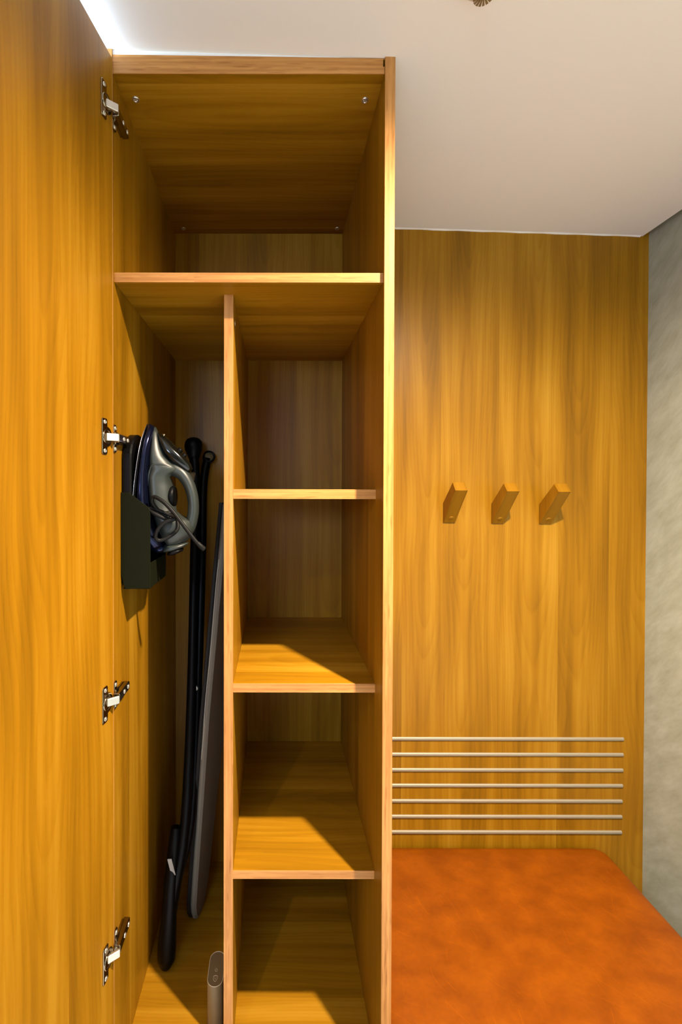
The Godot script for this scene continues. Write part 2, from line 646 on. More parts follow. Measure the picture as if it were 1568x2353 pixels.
func window_unit(called: String, label: String, t: Transform3D, w: float, h: float, energy: float) -> void:
	# an opal-lit window: frame, pane, and the daylight it lets in just before it (local +z faces the room)
	var o := Node3D.new()
	o.name = called
	add_child(o, true)
	o.transform = t
	o.set_meta("kind", "structure")
	o.set_meta("label", label)
	o.set_meta("category", "window")
	var st := start()
	for s in [-1.0, 1.0]:
		bbox(st, Vector3(s * (w * 0.5 + 0.02) - 0.02, -h * 0.5 - 0.04, 0.0), Vector3(s * (w * 0.5 + 0.02) + 0.02, h * 0.5 + 0.04, 0.03), 0.002)
		bbox(st, Vector3(-w * 0.5, s * (h * 0.5 + 0.02) - 0.02, 0.0), Vector3(w * 0.5, s * (h * 0.5 + 0.02) + 0.02, 0.03), 0.002)
	part("window_frame", st, mats["white paint"], o, true)
	st = start()
	bbox(st, Vector3(-w * 0.5, -h * 0.5, 0.002), Vector3(w * 0.5, h * 0.5, 0.008), 0.0005)
	part("window_pane", st, glow("window daylight", Color(0.78, 0.88, 1.0), 2.2), o, true)
	var l := AreaLight3D.new()
	l.name = "window_light"
	l.area_size = Vector2(w, h)
	l.light_color = Color(0.78, 0.88, 1.0)
	l.light_energy = energy
	l.area_range = 9.0
	l.area_attenuation = 2.0
	l.shadow_enabled = true
	o.add_child(l)
	l.position = Vector3(0, 0, 0.02)
	l.rotation = Vector3(0, PI, 0)

func daylight() -> void:
	window_unit("window_1", "bright window on the left wall behind the open door", Transform3D(Basis(Vector3.UP, PI * 0.5), V(-1.498, 0.42, 0.45)), 0.6, 0.7, 8.0)
	window_unit("window_2", "bright window on the far wall behind the viewer", Transform3D(Basis(Vector3.UP, PI), V(-0.95, 0.47, -2.598)), 0.9, 0.45, 2.2)

func board(called: String, parent: Node3D, x0: float, x1: float, y0: float, y1: float, d0: float, d1: float, grain: int, off: Vector2, band := true) -> MeshInstance3D:
	var st := start()
	slab(st, x0, x1, y0, y1, d0 + (0.001 if band else 0.0), d1, 0.0004, grain, off)
	var b := part(called, st, mats["wood"], parent)
	if band:
		st = start()
		slab(st, x0, x1, y0, y1, d0, d0 + 0.001, 0.0005, grain, off * 1.7)
		origin = Vector3.ZERO
		part("edge_band", st, mats["edge banding"], b, true)
		origin = parent.position
	return b

func wardrobe() -> void:
	var w := thing("wardrobe", "tall open honey oak wardrobe with shelves, divider and hinged door", "wardrobe", V(-0.045, -EYE, 1.13))
	var xl := X_LEFT
	var xr := X_RIGHT
	board("side_panel", w, xl - 0.018, xl, -EYE, 0.8235, FRONT + 0.0015, BACK, 1, Vector2(1.62, 0.0))
	board("side_panel", w, xr, X_OUT, -EYE, 0.8085, FRONT, BACK - 0.0005, 1, Vector2(1.82, 0.0))
	# top panel: full below, notched at the upper right corner; its top follows the ceiling
	var st := start()
	var notch := PackedVector2Array([Vector2(xl, 0.7794), Vector2(xr - 0.0002, 0.7794), Vector2(xr - 0.0002, 0.7925), Vector2(xr - 0.0030, 0.7925), Vector2(xr - 0.0030, 0.8060), Vector2(xr - 0.0002, 0.8060), Vector2(xr - 0.0002, 0.8083), Vector2(xl, 0.8145)])
	extrude(st, notch, BACK - FRONT - 0.006, Transform3D(Basis.IDENTITY, V(0, 0, BACK - 0.001)), 0.0, 0, Vector2(1.55, 0.7))
	var top := part("top_panel", st, mats["wood"], w)
	st = start()
	extrude(st, notch, 0.002, Transform3D(Basis.IDENTITY, V(0, 0, FRONT + 0.005)), 0.0004, 0, Vector2(0.13, 0.3))
	origin = Vector3.ZERO
	part("edge_band", st, mats["edge banding"], top, true)
	for p in [[-0.2822, 0.913], [0.1779, 0.914], [-0.2790, 1.364], [0.1830, 1.362]]:
		screw(top, Transform3D(Basis(Vector3.RIGHT, PI * 0.5), V(p[0], 0.7794, p[1])), 0.0072, true)
	origin = w.position
	board("back_panel", w, xl, xr, FLOOR_IN, 0.7794, BACK - 0.012, BACK, 1, Vector2(0.42, 0.0), false)
	board("bottom_panel", w, xl, xr, FLOOR_IN - 0.02, FLOOR_IN, FRONT + 0.002, BACK - 0.012, 0, Vector2(1.5, 0.3))
	board("shelf", w, xl, xr, 0.3912, 0.4095, FRONT + 0.0095, BACK - 0.012, 0, Vector2(1.7, 0.55))
	var dv := board("divider", w, -0.1054, -0.0865, FLOOR_IN, 0.3912, SHELF_FRONT, BACK - 0.012, 1, Vector2(1.45, 0.0))
	origin = Vector3.ZERO
	screw(dv, Transform3D(Basis(Vector3.UP, PI * 0.5), V(-0.0865, 0.347, 0.955)), 0.006, false)
	origin = w.position
	for s in [[-0.0223, -0.0028, 0.1], [-0.4179, -0.3998, 0.45], [-0.8023, -0.7851, 0.8]]:
		board("shelf", w, -0.0865, xr, s[0], s[1], SHELF_FRONT, BACK - 0.012, 0, Vector2(1.4 + s[2] * 0.55, 0.15 + s[2] * 0.8))
	# drawer front under the floor, below the picture
	board("plinth", w, xl, xr, -EYE, FLOOR_IN - 0.022, FRONT + 0.004, FRONT + 0.022, 0, Vector2(0.2, 0.5), false)
	# door, hung on the left, swung out past square
	var hang := V(-0.3072, 0, FRONT - 0.0005)
	var turn := Basis(Vector3.UP, -deg_to_rad(DOOR_ANGLE))
	st = start()
	bbox(st, Vector3(-0.018, -1.195, 0.001), Vector3(0.0, 0.8035, 0.505), 0.0008, 1, Vector2(0.42, 0.45))
	var door := part("door", st, mats["door wood"], w, true)
	door.transform = Transform3D(turn, hang - w.position)
	st = start()
	bbox(st, Vector3(-0.018, -1.195, 0.0), Vector3(0.0003, 0.8037, 0.0012), 0.0003, 1, Vector2(0.1, 0.2))
	part("edge_band", st, mats["edge banding"], door, true)
	var first: MeshInstance3D = null
	for y in [0.7011, 0.0934, -0.3972, -0.8768]:
		var hg: MeshInstance3D
		if first == null:
			first = hinge(w)
			hg = first
		else:
			hg = first.duplicate()
			hg.name = "hinge"
			w.add_child(hg, true)
		hg.position = V(xl, y, FRONT) - w.position

func screw(parent: Node3D, t: Transform3D, r: float, proud: bool) -> void:
	var st := start()
	lathe(st, [[r, -0.0005], [r, r * 0.08], [r * 0.86, r * 0.30], [r * 0.60, r * 0.34], [r * 0.52, r * 0.12], [r * 0.05, r * 0.10]] if proud else [[r, -0.0005], [r * 0.95, r * 0.12], [r * 0.5, r * 0.22], [r * 0.05, r * 0.25]], t, 20)
	if proud:
		for k in 2:
			var b := t.basis * Basis(Vector3.BACK, PI * 0.5 * k + 0.5)
			var c := Transform3D(b, t.origin)
			extrude(st, rounded_rect(-r * 0.5, r * 0.5, -r * 0.1, r * 0.1, r * 0.05, 1), r * 0.28, c)
	part("screw", st, mats["bright nickel"], parent, true)

# local frame: origin on the wardrobe side at its front edge; +x into the opening, +z towards the viewer
func hinge(w: Node3D) -> MeshInstance3D:
	var st := start()
	# channel arm lying along the side panel
	extrude(st, PackedVector2Array([Vector2(0.0035, -0.0082), Vector2(0.0135, -0.0082), Vector2(0.0150, -0.0066), Vector2(0.0150, 0.0066), Vector2(0.0135, 0.0082), Vector2(0.0035, 0.0082)]), 0.058, Transform3D(Basis.IDENTITY, Vector3(0, 0, -0.052)), 0.0009)
	var arm := part("hinge", st, mats["nickel"], w, true)
	# mounting plate: a cross with two screwed wings
	st = start()
	extrude(st, rounded_rect(-0.013, 0.001, -0.0265, 0.0265, 0.005), 0.0030, Transform3D(Basis(Vector3.BACK, Vector3.UP, Vector3.RIGHT), Vector3(0.0, 0, -0.002)), 0.0008)
	extrude(st, rounded_rect(-0.016, 0.002, -0.0125, 0.0125, 0.003), 0.0060, Transform3D(Basis(Vector3.BACK, Vector3.UP, Vector3.RIGHT), Vector3(0.0, 0, -0.002)), 0.0010)
	extrude(st, rounded_rect(-0.040, -0.004, -0.0095, 0.0095, 0.003), 0.0050, Transform3D(Basis(Vector3.BACK, Vector3.UP, Vector3.RIGHT), Vector3(0.0, 0, -0.008)), 0.0008)
	part("mounting_plate", st, mats["nickel"], arm, true)
	for s in [-1.0, 1.0]:
		screw(arm, Transform3D(Basis(Vector3.UP, PI * 0.5), Vector3(0.0030, s * 0.0195, -0.008)), 0.0042, true)
	for z in [-0.022, -0.044]:
		screw(arm, Transform3D(Basis(Vector3.UP, PI * 0.5), Vector3(0.0150, 0.0, z)), 0.0044, true)
	# cup flange screwed to the door
	var turn := Basis(Vector3.UP, -deg_to_rad(DOOR_ANGLE))
	var face := Transform3D(turn * Basis(Vector3.BACK, Vector3.UP, Vector3.LEFT), Vector3(0.0016, 0, 0.0005))
	var door_face := Transform3D(turn * Basis(Vector3.FORWARD, Vector3.UP, Vector3.RIGHT), Vector3(0.0016, 0, 0.0005))
	st = start()
	var out := PackedVector2Array()
	for k in 15:                          # round lobe towards the hinge side
		var a := -PI * 0.5 + PI * k / 14.0
		out.append(Vector2(-0.0235 + 0.0165 * cos(a), 0.0185 * sin(a)))
	out.append_array(PackedVector2Array([Vector2(-0.0235, 0.0215), Vector2(-0.0238, 0.0305), Vector2(-0.0262, 0.0330), Vector2(-0.0385, 0.0330), Vector2(-0.0410, 0.0305), Vector2(-0.0410, -0.0305), Vector2(-0.0385, -0.0330), Vector2(-0.0262, -0.0330), Vector2(-0.0238, -0.0305), Vector2(-0.0235, -0.0215)]))
	extrude(st, out, 0.0022, door_face, 0.0007)
	part("cup_plate", st, mats["nickel"], arm, true)
	st = start()
	var cup := Transform3D(door_face.basis, door_face * Vector3(-0.0255, 0, 0.0022))
	lathe(st, [[0.0135, -0.001], [0.0135, 0.0010], [0.0122, 0.0018], [0.0112, 0.0008], [0.0108, -0.0006], [0.001, -0.0008]], cup, 28)
	part("cup", st, mats["nickel"], arm, true)
	for s in [-1.0, 1.0]:
		screw(arm, Transform3D(door_face.basis, door_face * Vector3(-0.0322, s * 0.0262, 0.0022)), 0.0040, true)
	# bright link cover from the cup to the arm
	st = start()
	var link := Transform3D(Basis(Vector3(0.80, 0, -0.60), Vector3.UP, Vector3(0.60, 0, 0.80)), Vector3(0.0030, 0, 0.0180))
	extrude(st, rounded_rect(-0.0145, 0.0145, -0.0070, 0.0070, 0.0010, 1), 0.0045, link, 0.0007)
	var cover := part("link_cover", st, mats["bright nickel"], arm, true)
	cover.set_meta("label", "bright satin metal link cover")
	return arm

func wall_things() -> void:
	# three slanted wooden pegs
	var names := ["slanted oak coat peg on the wood wall, nearest the wardrobe", "slanted oak coat peg on the wood wall, between the other two", "slanted oak coat peg on the wood wall, nearest the plaster wall"]
	var spots := [[0.5210, -0.1068], [0.6712, -0.1090], [0.8200, -0.1102]]
	var first: Node3D = null
	for k in 3:
		var at := V(spots[k][0], spots[k][1], BACK + 0.001)
		if first == null:
			first = thing("coat_peg", names[k], "coat hook", at, "slanted wooden pegs on the wall panel")
			var st := start()
			# side outline as (out of the wall, up), swept across the width
			var side := PackedVector2Array([Vector2(0.0, 0.0), Vector2(0.004, 0.0), Vector2(0.0965, 0.1005), Vector2(0.0765, 0.1245), Vector2(0.0, 0.0610)])
			extrude(st, side, 0.0366, Transform3D(Basis(Vector3.BACK, Vector3.UP, Vector3.LEFT), Vector3(0.0366, 0, 0)), 0.0007, 1, Vector2(0.3, 0.6))
			part("peg", st, mats["wood"], first, true)
			st = start()
			var slope := Vector2(0.0925, 0.1005).normalized()
			var t := Transform3D(Basis(Vector3.RIGHT, Vector3(0, slope.y, slope.x), Vector3(0, -slope.x, slope.y)), Vector3(0.0190, 0.0150, 0.0178))
			lathe(st, [[0.0075, -0.001], [0.0075, 0.0004], [0.0068, 0.0010], [0.001, 0.0010]], t, 24)
			var plug := part("screw_plug", st, mats["wood"], first, true)
			plug.set_meta("label", "round wooden plug over the screw")
		else:
			var o: Node3D = first.duplicate()
			o.name = numbered("coat_peg")
			add_child(o, true)
			o.position = at
			o.set_meta("label", names[k])
	# seven metal bumper strips across the wood wall
	var which := ["topmost of the seven", "second from the top of the seven", "third from the top of the seven", "middle one of the seven", "third from the bottom of the seven", "second from the bottom of the seven", "lowest of the seven"]
	for k in 7:
		var y := -0.7835 - 0.04895 * k
		var right := 1.0895 - 0.0006 * k
		var t := thing("bumper_strip", "thin grey metal strip across the wood wall, " + which[k], "metal strip", V(X_OUT + 0.0005, y, BACK + 0.001), "grey metal strips above the bench")
		var st := start()
		var prof := PackedVector2Array([Vector2(0.0, -0.0053), Vector2(0.0022, -0.0053), Vector2(0.0042, -0.0030), Vector2(0.0046, 0.0), Vector2(0.0042, 0.0030), Vector2(0.0022, 0.0053), Vector2(0.0, 0.0053)])
		extrude(st, prof, right - X_OUT - 0.0005, Transform3D(Basis(Vector3.BACK, Vector3.UP, Vector3.LEFT), Vector3(right - X_OUT - 0.0005, 0, 0)), 0.0003)
		part("bar", st, mats["aluminium"], t, true)
	# fire sprinkler hanging from the ceiling
	var at := V(0.326, ceiling_at(0.326), 0.716)
	var s := thing("fire_sprinkler", "small brass fire sprinkler hanging from the white ceiling", "sprinkler", at)
	var down := Transform3D(Basis(Vector3.RIGHT, PI * 0.5), Vector3.ZERO)
	var st := start()
	lathe(st, [[0.036, 0.0], [0.036, 0.002], [0.020, 0.006], [0.012, 0.007]], down, 32)
	part("escutcheon", st, mats["caulk"], s, true)
	st = start()
	lathe(st, [[0.009, 0.004], [0.009, 0.010], [0.006, 0.012], [0.003, 0.013]], down, 18)
	for m in [-1.0, 1.0]:
		tube(st, [Vector3(m * 0.007, -0.009, 0), Vector3(m * 0.0105, -0.018, 0), Vector3(m * 0.007, -0.026, 0), Vector3(0, -0.0305, 0)], [0.0018], 8, 5)
	part("frame", st, mats["brass"], s, true)
	st = start()
	lathe(st, [[0.0015, 0.012], [0.0024, 0.018], [0.0024, 0.024], [0.0015, 0.029]], down, 12)
	part("glass_bulb", st, mat("red glass bulb", Color(0.5, 0.03, 0.02), 0.1), s, true)
	st = start()
	var teeth := 18
	var star := PackedVector2Array()
	for k in teeth:
		for q in [[0.0075, -0.42], [0.0163, -0.34], [0.0163, 0.34], [0.0075, 0.42]]:
			var a: float = TAU * (k + q[1] + 0.5) / teeth
			star.append(Vector2(cos(a), sin(a)) * q[0])
	extrude(st, star, 0.0012, Transform3D(down.basis, Vector3(0, -0.0305, 0)), 0.0002)
	lathe(st, [[0.0052, 0.0312], [0.0052, 0.0335], [0.0038, 0.0345], [0.0026, 0.0345], [0.0024, 0.0325], [0.0003, 0.0324]], down, 18)
	part("deflector", st, mats["brass"], s, true)
	st = start()
	lathe(st, [[0.0024, 0.0322], [0.0024, 0.0328], [0.0003, 0.0329]], down, 14)
	part("screw_socket", st, mats["dark gap"], s, true)

func bench() -> void:
	var b := thing("bench", "built-in oak bench carrying the leather cushion", "bench", V(0.62, -EYE, 1.02))
	var st := start()
	slab(st, X_OUT + 0.002, 0.998, -1.205, -1.185, 0.66, BACK - 0.002, 0.001, 0, Vector2(0.2, 0.1))
	part("seat_board", st, mats["wood"], b)
	for x in [X_OUT + 0.004, 0.978]:
		st = start()
		slab(st, x, x + 0.018, -EYE, -1.205, 0.68, BACK - 0.004, 0.001, 1, Vector2(0.5, 0.1))
		part("side_panel", st, mats["wood"], b)
	st = start()
	slab(st, X_OUT + 0.022, 0.978, -EYE + 0.02, -1.207, 0.70, 0.718, 0.001, 0, Vector2(0.8, 0.3))
	part("front_panel", st, mats["wood"], b)
	# cushion: softly crowned box with rolled edges and a slightly uneven back edge
	var c := thing("bench_cushion", "orange-brown leather seat cushion with faint scratches on the bench", "cushion", V(0.62, -1.185, 1.02))
	st = start()
	var x0 := X_OUT + 0.003
	var x1 := 1.022
	var d0 := 0.665
	var d1 := BACK - 0.006
	var rad := 0.012
	var n := noise(1.0, 9, 2)
	var rings := []
	var cx := (x0 + x1) * 0.5
	var cd := (d0 + d1) * 0.5
	var prof := [[0.5, -1.185, 0], [0.8, -1.185, 0], [1.0, -1.185, rad], [1.0, -1.178, rad * 0.3], [1.0, -1.165, 0.0], [1.0, -1.1420, 0.0], [1.0, -1.1300, rad * 0.12], [1.0, -1.1210, rad * 0.42], [1.0, -1.1165, rad * 0.8], [1.0, -1.1145, rad * 1.5], [0.93, -1.1125, 0], [0.82, -1.1110, 0], [0.6, -1.1095, 0], [0.3, -1.1090, 0], [0.02, -1.1090, 0]]
	for p in prof:
		var r := []
		var hx: float = ((x1 - x0) * 0.5 - p[2]) * p[0]
		var hd: float = ((d1 - d0) * 0.5 - p[2]) * p[0]
		var outline := rounded_rect(-hx, hx, -hd, hd, minf(0.028, minf(hx, hd) * 0.9), 5)
		var dense := []
		for i in outline.size():
			var a := outline[i]
			var e := outline[(i + 1) % outline.size()]
			var steps := 10 if i % 6 == 5 else 1
			for k in steps:
				dense.append(a.lerp(e, float(k) / steps))
		for q in dense:
			var wob: float = 0.0022 * n.get_noise_2d(q.x * 7.0, q.y * 7.0)
			r.append(V(cx + q.x, p[1] + (wob if p[1] > -1.15 else 0.0005), cd - q.y))
		rings.append(r)
	skin(st, rings)
	part("cover", st, mats["leather"], c)

# ------------------------------------------------------------------ iron in its wall holder
const U := 0.0002116             # one drawing unit of the iron's outline, in metres

func ip(a: float, b: float, z := 0.0) -> Vector3:
	return Vector3((a - 700.0) * U, (1520.0 - b) * U, z)

# level sections of a tapering shell: [height, left, right, half width]
func shell(st: SurfaceTool, rows: Array, narrow: float, seg := 28, power := 0.75) -> void:
	var rings := []
	for r in rows:
		var ring := []
		var a := ip(r[1], r[0])
		var b := ip(r[2], r[0])
		for k in seg:
			var t := TAU * k / seg
			var c := cos(t)
			var s := sin(t)
			var f := signf(c) * pow(absf(c), power) * 0.5 + 0.5
			var z := signf(s) * pow(absf(s), power) * float(r[3]) * 0.01 * (1.0 - narrow * f)
			ring.append(Vector3(lerpf(a.x, b.x, f), a.y, z))
		rings.append(ring)
	skin(st, rings)

const BODY := [[268, 664, 690, 0.4], [330, 660, 716, 1.4], [410, 656, 742, 2.2], [490, 649, 768, 2.9], [560, 643, 800, 3.3], [640, 636, 880, 3.6], [690, 633, 940, 3.7], [730, 631, 880, 3.8], [770, 631, 838, 4.0], [860, 634, 866, 4.3], [1000, 647, 878, 4.6], [1110, 673, 892, 4.7], [1160, 686, 960, 4.7], [1200, 699, 1040, 4.7], [1260, 718, 1074, 4.6], [1330, 745, 1054, 4.2], [1390, 773, 1005, 3.6], [1435, 807, 940, 2.7], [1462, 847, 890, 1.6]]

# a point on the near side of the iron's body, lifted by a little
func on_body(x: float, y: float, lift := 0.0) -> Vector3:
	var k := 0
	while k < BODY.size() - 2 and float(BODY[k + 1][0]) < y:
		k += 1
	var t := clampf((y - BODY[k][0]) / (BODY[k + 1][0] - BODY[k][0]), 0.0, 1.0)
	var l: float = lerpf(BODY[k][1], BODY[k + 1][1], t)
	var r: float = lerpf(BODY[k][2], BODY[k + 1][2], t)
	var w: float = lerpf(BODY[k][3], BODY[k + 1][3], t) * 0.01
	var c := clampf((x - l) / (r - l), 0.001, 0.999) * 2.0 - 1.0
	var s := sqrt(maxf(1.0 - pow(absf(c), 2.0 / 0.75), 0.0))
	return ip(x, y, pow(s, 0.75) * w * (1.0 - 0.42 * (c * 0.5 + 0.5)) + lift)

func iron_and_holder() -> void:
	# holder: black sheet box screwed to the wardrobe side, with a rounded rest plate above it
	var h := thing("iron_holder", "black metal iron holder fixed inside the wardrobe's left side", "iron holder", V(X_LEFT, -0.20, 0.96))
	var en: Material = mats["black enamel"]
	var st := start()
	extrude(st, PackedVector2Array([Vector2(-0.3079, -0.0092), Vector2(-0.2928, -0.0092), Vector2(-0.2531, -0.0389), Vector2(-0.2494, -0.0540), Vector2(-0.2494, -0.2000), Vector2(-0.2980, -0.2020), Vector2(-0.3020, -0.1950), Vector2(-0.3078, -0.1720)]), 0.0018, Transform3D(Basis.IDENTITY, V(0, 0, 0.8975)), 0.0005)
	part("front_plate", st, en, h)
	st = start()
	extrude(st, PackedVector2Array([Vector2(-0.3079, 0.02), Vector2(-0.2494, 0.02), Vector2(-0.2494, -0.2000), Vector2(-0.3078, -0.2000)]), 0.0018, Transform3D(Basis.IDENTITY, V(0, 0, 1.024)), 0.0005)
	part("rear_plate", st, en, h)
	st = start()
	slab(st, -0.2512, -0.2494, -0.2000, -0.1500, 0.8976, 1.0222, 0.0004)
	part("side_plate", st, en, h)
	st = start()
	slab(st, -0.3040, -0.2512, -0.2018, -0.2000, 0.8976, 1.0222, 0.0004)
	part("bottom_plate", st, en, h)
	st = start()
	var rest := PackedVector2Array()
	for k in 17:
		var a := PI * k / 16.0
		rest.append(Vector2(0.961 - 0.060 * cos(a), 0.058 + 0.054 * sin(a)))
	rest.append(Vector2(1.021, -0.195))
	rest.append(Vector2(0.901, -0.195))
	extrude(st, rest, 0.0195, Transform3D(Basis(Vector3.FORWARD, Vector3.UP, Vector3.RIGHT), V(X_LEFT + 0.0002, 0, 0)), 0.003)
	part("rest_plate", st, mats["black plastic"], h)
	# iron standing nose up in the holder, sole towards the wardrobe side
	var o := thing("steam_iron", "grey steam iron with dark tank standing nose up in its holder", "iron", V(-0.2519, -0.1368, 0.957))
	st = start()
	var sole := [[236, 599, 604, 0.2], [262, 596, 606, 0.9], [300, 593, 603, 1.7], [400, 578, 589, 3.0], [500, 569, 580, 3.9], [600, 562, 573, 4.6], [740, 549, 561, 5.1], [850, 540, 552, 5.4], [950, 532, 544, 5.5], [1050, 529, 540, 5.5], [1200, 527, 538, 5.3], [1350, 530, 541, 4.7], [1440, 536, 547, 3.8], [1490, 536, 547, 2.6]]
	shell(st, sole, 0.0, 28, 0.55)
	part("soleplate", st, mats["soleplate steel"], o, true)
	st = start()
	shell(st, [[238, 606, 640, 0.3], [265, 608, 678, 1.0], [300, 607, 680, 1.8], [400, 590, 671, 2.9], [500, 581, 662, 3.8], [600, 572, 655, 4.4], [740, 560, 649, 4.9], [850, 551, 652, 5.2], [950, 543, 660, 5.3], [1050, 539, 674, 5.3], [1200, 537, 707, 5.1], [1350, 540, 756, 4.5], [1440, 546, 794, 3.6], [1490, 548, 776, 2.5]], 0.12)
	part("heat_skirt", st, mats["blue chrome"], o, true)
	st = start()
	shell(st, BODY, 0.42)
	part("body", st, mats["grey plastic"], o, true)
	st = start()
	tube(st, [ip(800, 660), ip(880, 690), ip(955, 740), ip(1015, 830), ip(1052, 940), ip(1065, 1060), ip(1055, 1170), ip(1022, 1275), ip(960, 1360), ip(880, 1400)], [0.014, 0.0150, 0.0135, 0.0122, 0.0118, 0.0116, 0.0118, 0.0125, 0.0130, 0.012], 18, 6, 1.15)
	part("handle", st, mats["grey plastic"], o, true)
	st = start()
	shell(st, [[322, 712, 722, 0.5], [345, 712, 768, 1.3], [420, 738, 852, 2.2], [490, 762, 912, 2.5], [540, 788, 962, 2.5], [600, 840, 1010, 2.2], [640, 890, 1040, 1.8], [685, 955, 1056, 1.3], [722, 1000, 1022, 0.5]], 0.25)
	var tank := part("water_tank", st, mats["smoked plastic"], o, true)
	tank.set_meta("label", "dark translucent water tank")
	st = start()
	lathe(st, [[0.006, -0.004], [0.006, 0.004], [0.0045, 0.0055], [0.0008, 0.006]], Transform3D(Basis(Vector3(0.75, -0.66, 0), Vector3.BACK, Vector3(-0.66, -0.75, 0) * -1.0), ip(925, 505)), 18)
	part("steam_button", st, mats["black plastic"], o, true)
	st = start()
	lathe(st, [[0.005, -0.004], [0.005, 0.004], [0.0036, 0.0055], [0.0008, 0.006]], Transform3D(Basis(Vector3(0.75, -0.66, 0), Vector3.BACK, Vector3(-0.66, -0.75, 0) * -1.0), ip(968, 556)), 18)
	part("spray_button", st, mats["black plastic"], o, true)
	st = start()
	lathe(st, [[0.004, -0.004], [0.0035, 0.003], [0.0018, 0.005], [0.0003, 0.0052]], Transform3D(Basis(Vector3.BACK, Vector3(0.7, -0.7, 0), Vector3(0.7, 0.7, 0)), ip(764, 352)), 14)
	part("spray_nozzle", st, mats["nickel"], o, true)
	# temperature dial seen edge-on under the handle
	st = start()
	lathe(st, [[0.021, 0.0], [0.023, 0.002], [0.023, 0.008], [0.020, 0.011], [0.001, 0.011]], Transform3D(Basis(Vector3.BACK, Vector3.UP, Vector3.RIGHT), ip(838, 960, 0.004)), 26)
	part("temperature_dial", st, mats["black plastic"], o, true)
	st = start()
	shell(st, [[1418, 700, 762, 0.8], [1440, 662, 800, 1.9], [1465, 650, 820, 2.4], [1490, 650, 812, 2.4], [1512, 664, 780, 1.8], [1524, 690, 745, 0.8]], 0.1)
	part("rear_cap", st, mats["blue chrome"], o, true)
	st = start()
	shell(st, [[1424, 800, 1020, 1.4], [1445, 778, 1000, 2.6], [1470, 770, 965, 3.0], [1495, 770, 905, 2.8], [1512, 775, 830, 1.6]], 0.2)
	part("heel", st, mats["grey plastic"], o, true)
	st = start()
	shell(st, [[1478, 880, 955, 1.6], [1492, 845, 962, 2.4], [1510, 822, 955, 2.6], [1532, 810, 905, 2.4], [1548, 815, 860, 1.4]], 0.1)
	part("rubber_foot", st, mats["black plastic"], o, true)
	# rounded lip round the recessed side of the body
	st = start()
	var lip := []
	for q in [[668, 1110], [652, 1000], [646, 900], [650, 790], [662, 700], [688, 655], [740, 645], [800, 650], [850, 668]]:
		lip.append(on_body(q[0], q[1], -0.0006))
	tube(st, lip, [0.0006, 0.0017, 0.0021, 0.0021, 0.0021, 0.0021, 0.0021, 0.0018, 0.0008], 10, 5)
	part("body_lip", st, mats["grey plastic"], o, true)
	# flex wound loosely round the handle side
	st = start()
	var z := 0.047
	tube(st, [ip(870, 1240, 0.01), ip(905, 1170, 0.036), ip(838, 1168, z), ip(745, 1122, z + 0.004), ip(676, 1085, z), ip(690, 1072, z - 0.006), ip(770, 1092, z - 0.004), ip(880, 1140, z - 0.006), ip(935, 1168, z + 0.002), ip(850, 1195, z + 0.006), ip(775, 1270, z + 0.008), ip(752, 1345, z + 0.006), ip(790, 1375, z + 0.002), ip(880, 1335, z - 0.004), ip(945, 1260, z - 0.012), ip(900, 1130, z - 0.018), ip(790, 1110, z - 0.008), ip(716, 1020, z), ip(735, 960, z + 0.004), ip(825, 1005, z + 0.008), ip(930, 1110, z + 0.010), ip(1040, 1255, z + 0.010), ip(1140, 1385, z + 0.008), ip(1205, 1450, z + 0.004)], [0.0038, 0.0040], 9, 6)
	tube(st, [ip(1150, 1395, z + 0.007), ip(1180, 1428, z + 0.006), ip(1212, 1458, z + 0.003)], [0.0042, 0.0052, 0.0050], 10, 4)
	part("power_cord", st, mats["cord rubber"], o, true)
	# printed white steam symbols on the side of the body
	st = start()
	var ink := [[[592, 888], [598, 922]], [[612, 902], [632, 906], [628, 925], [614, 920]], [[604, 945], [612, 975]], [[622, 968], [636, 985], [628, 1002], [614, 992]], [[612, 990], [618, 1020]], [[628, 1030], [648, 1034], [642, 1052], [654, 1056]], [[638, 1100], [656, 1106], [658, 1122], [642, 1118]]]
	for k in ink.size():
		var path := []
		for q in ink[k]:
			var yy: float = q[1]
			var left := lerpf(600.0, 632.0, clampf((yy - 960.0) / 170.0, 0.0, 1.0))
			path.append(on_body(maxf(q[0] + 8.0, left + 10.0), yy, 0.0002))
		tube(st, path, [0.00045], 5, 2)
	part("printed_symbols", st, mats["sticker"], o, true)

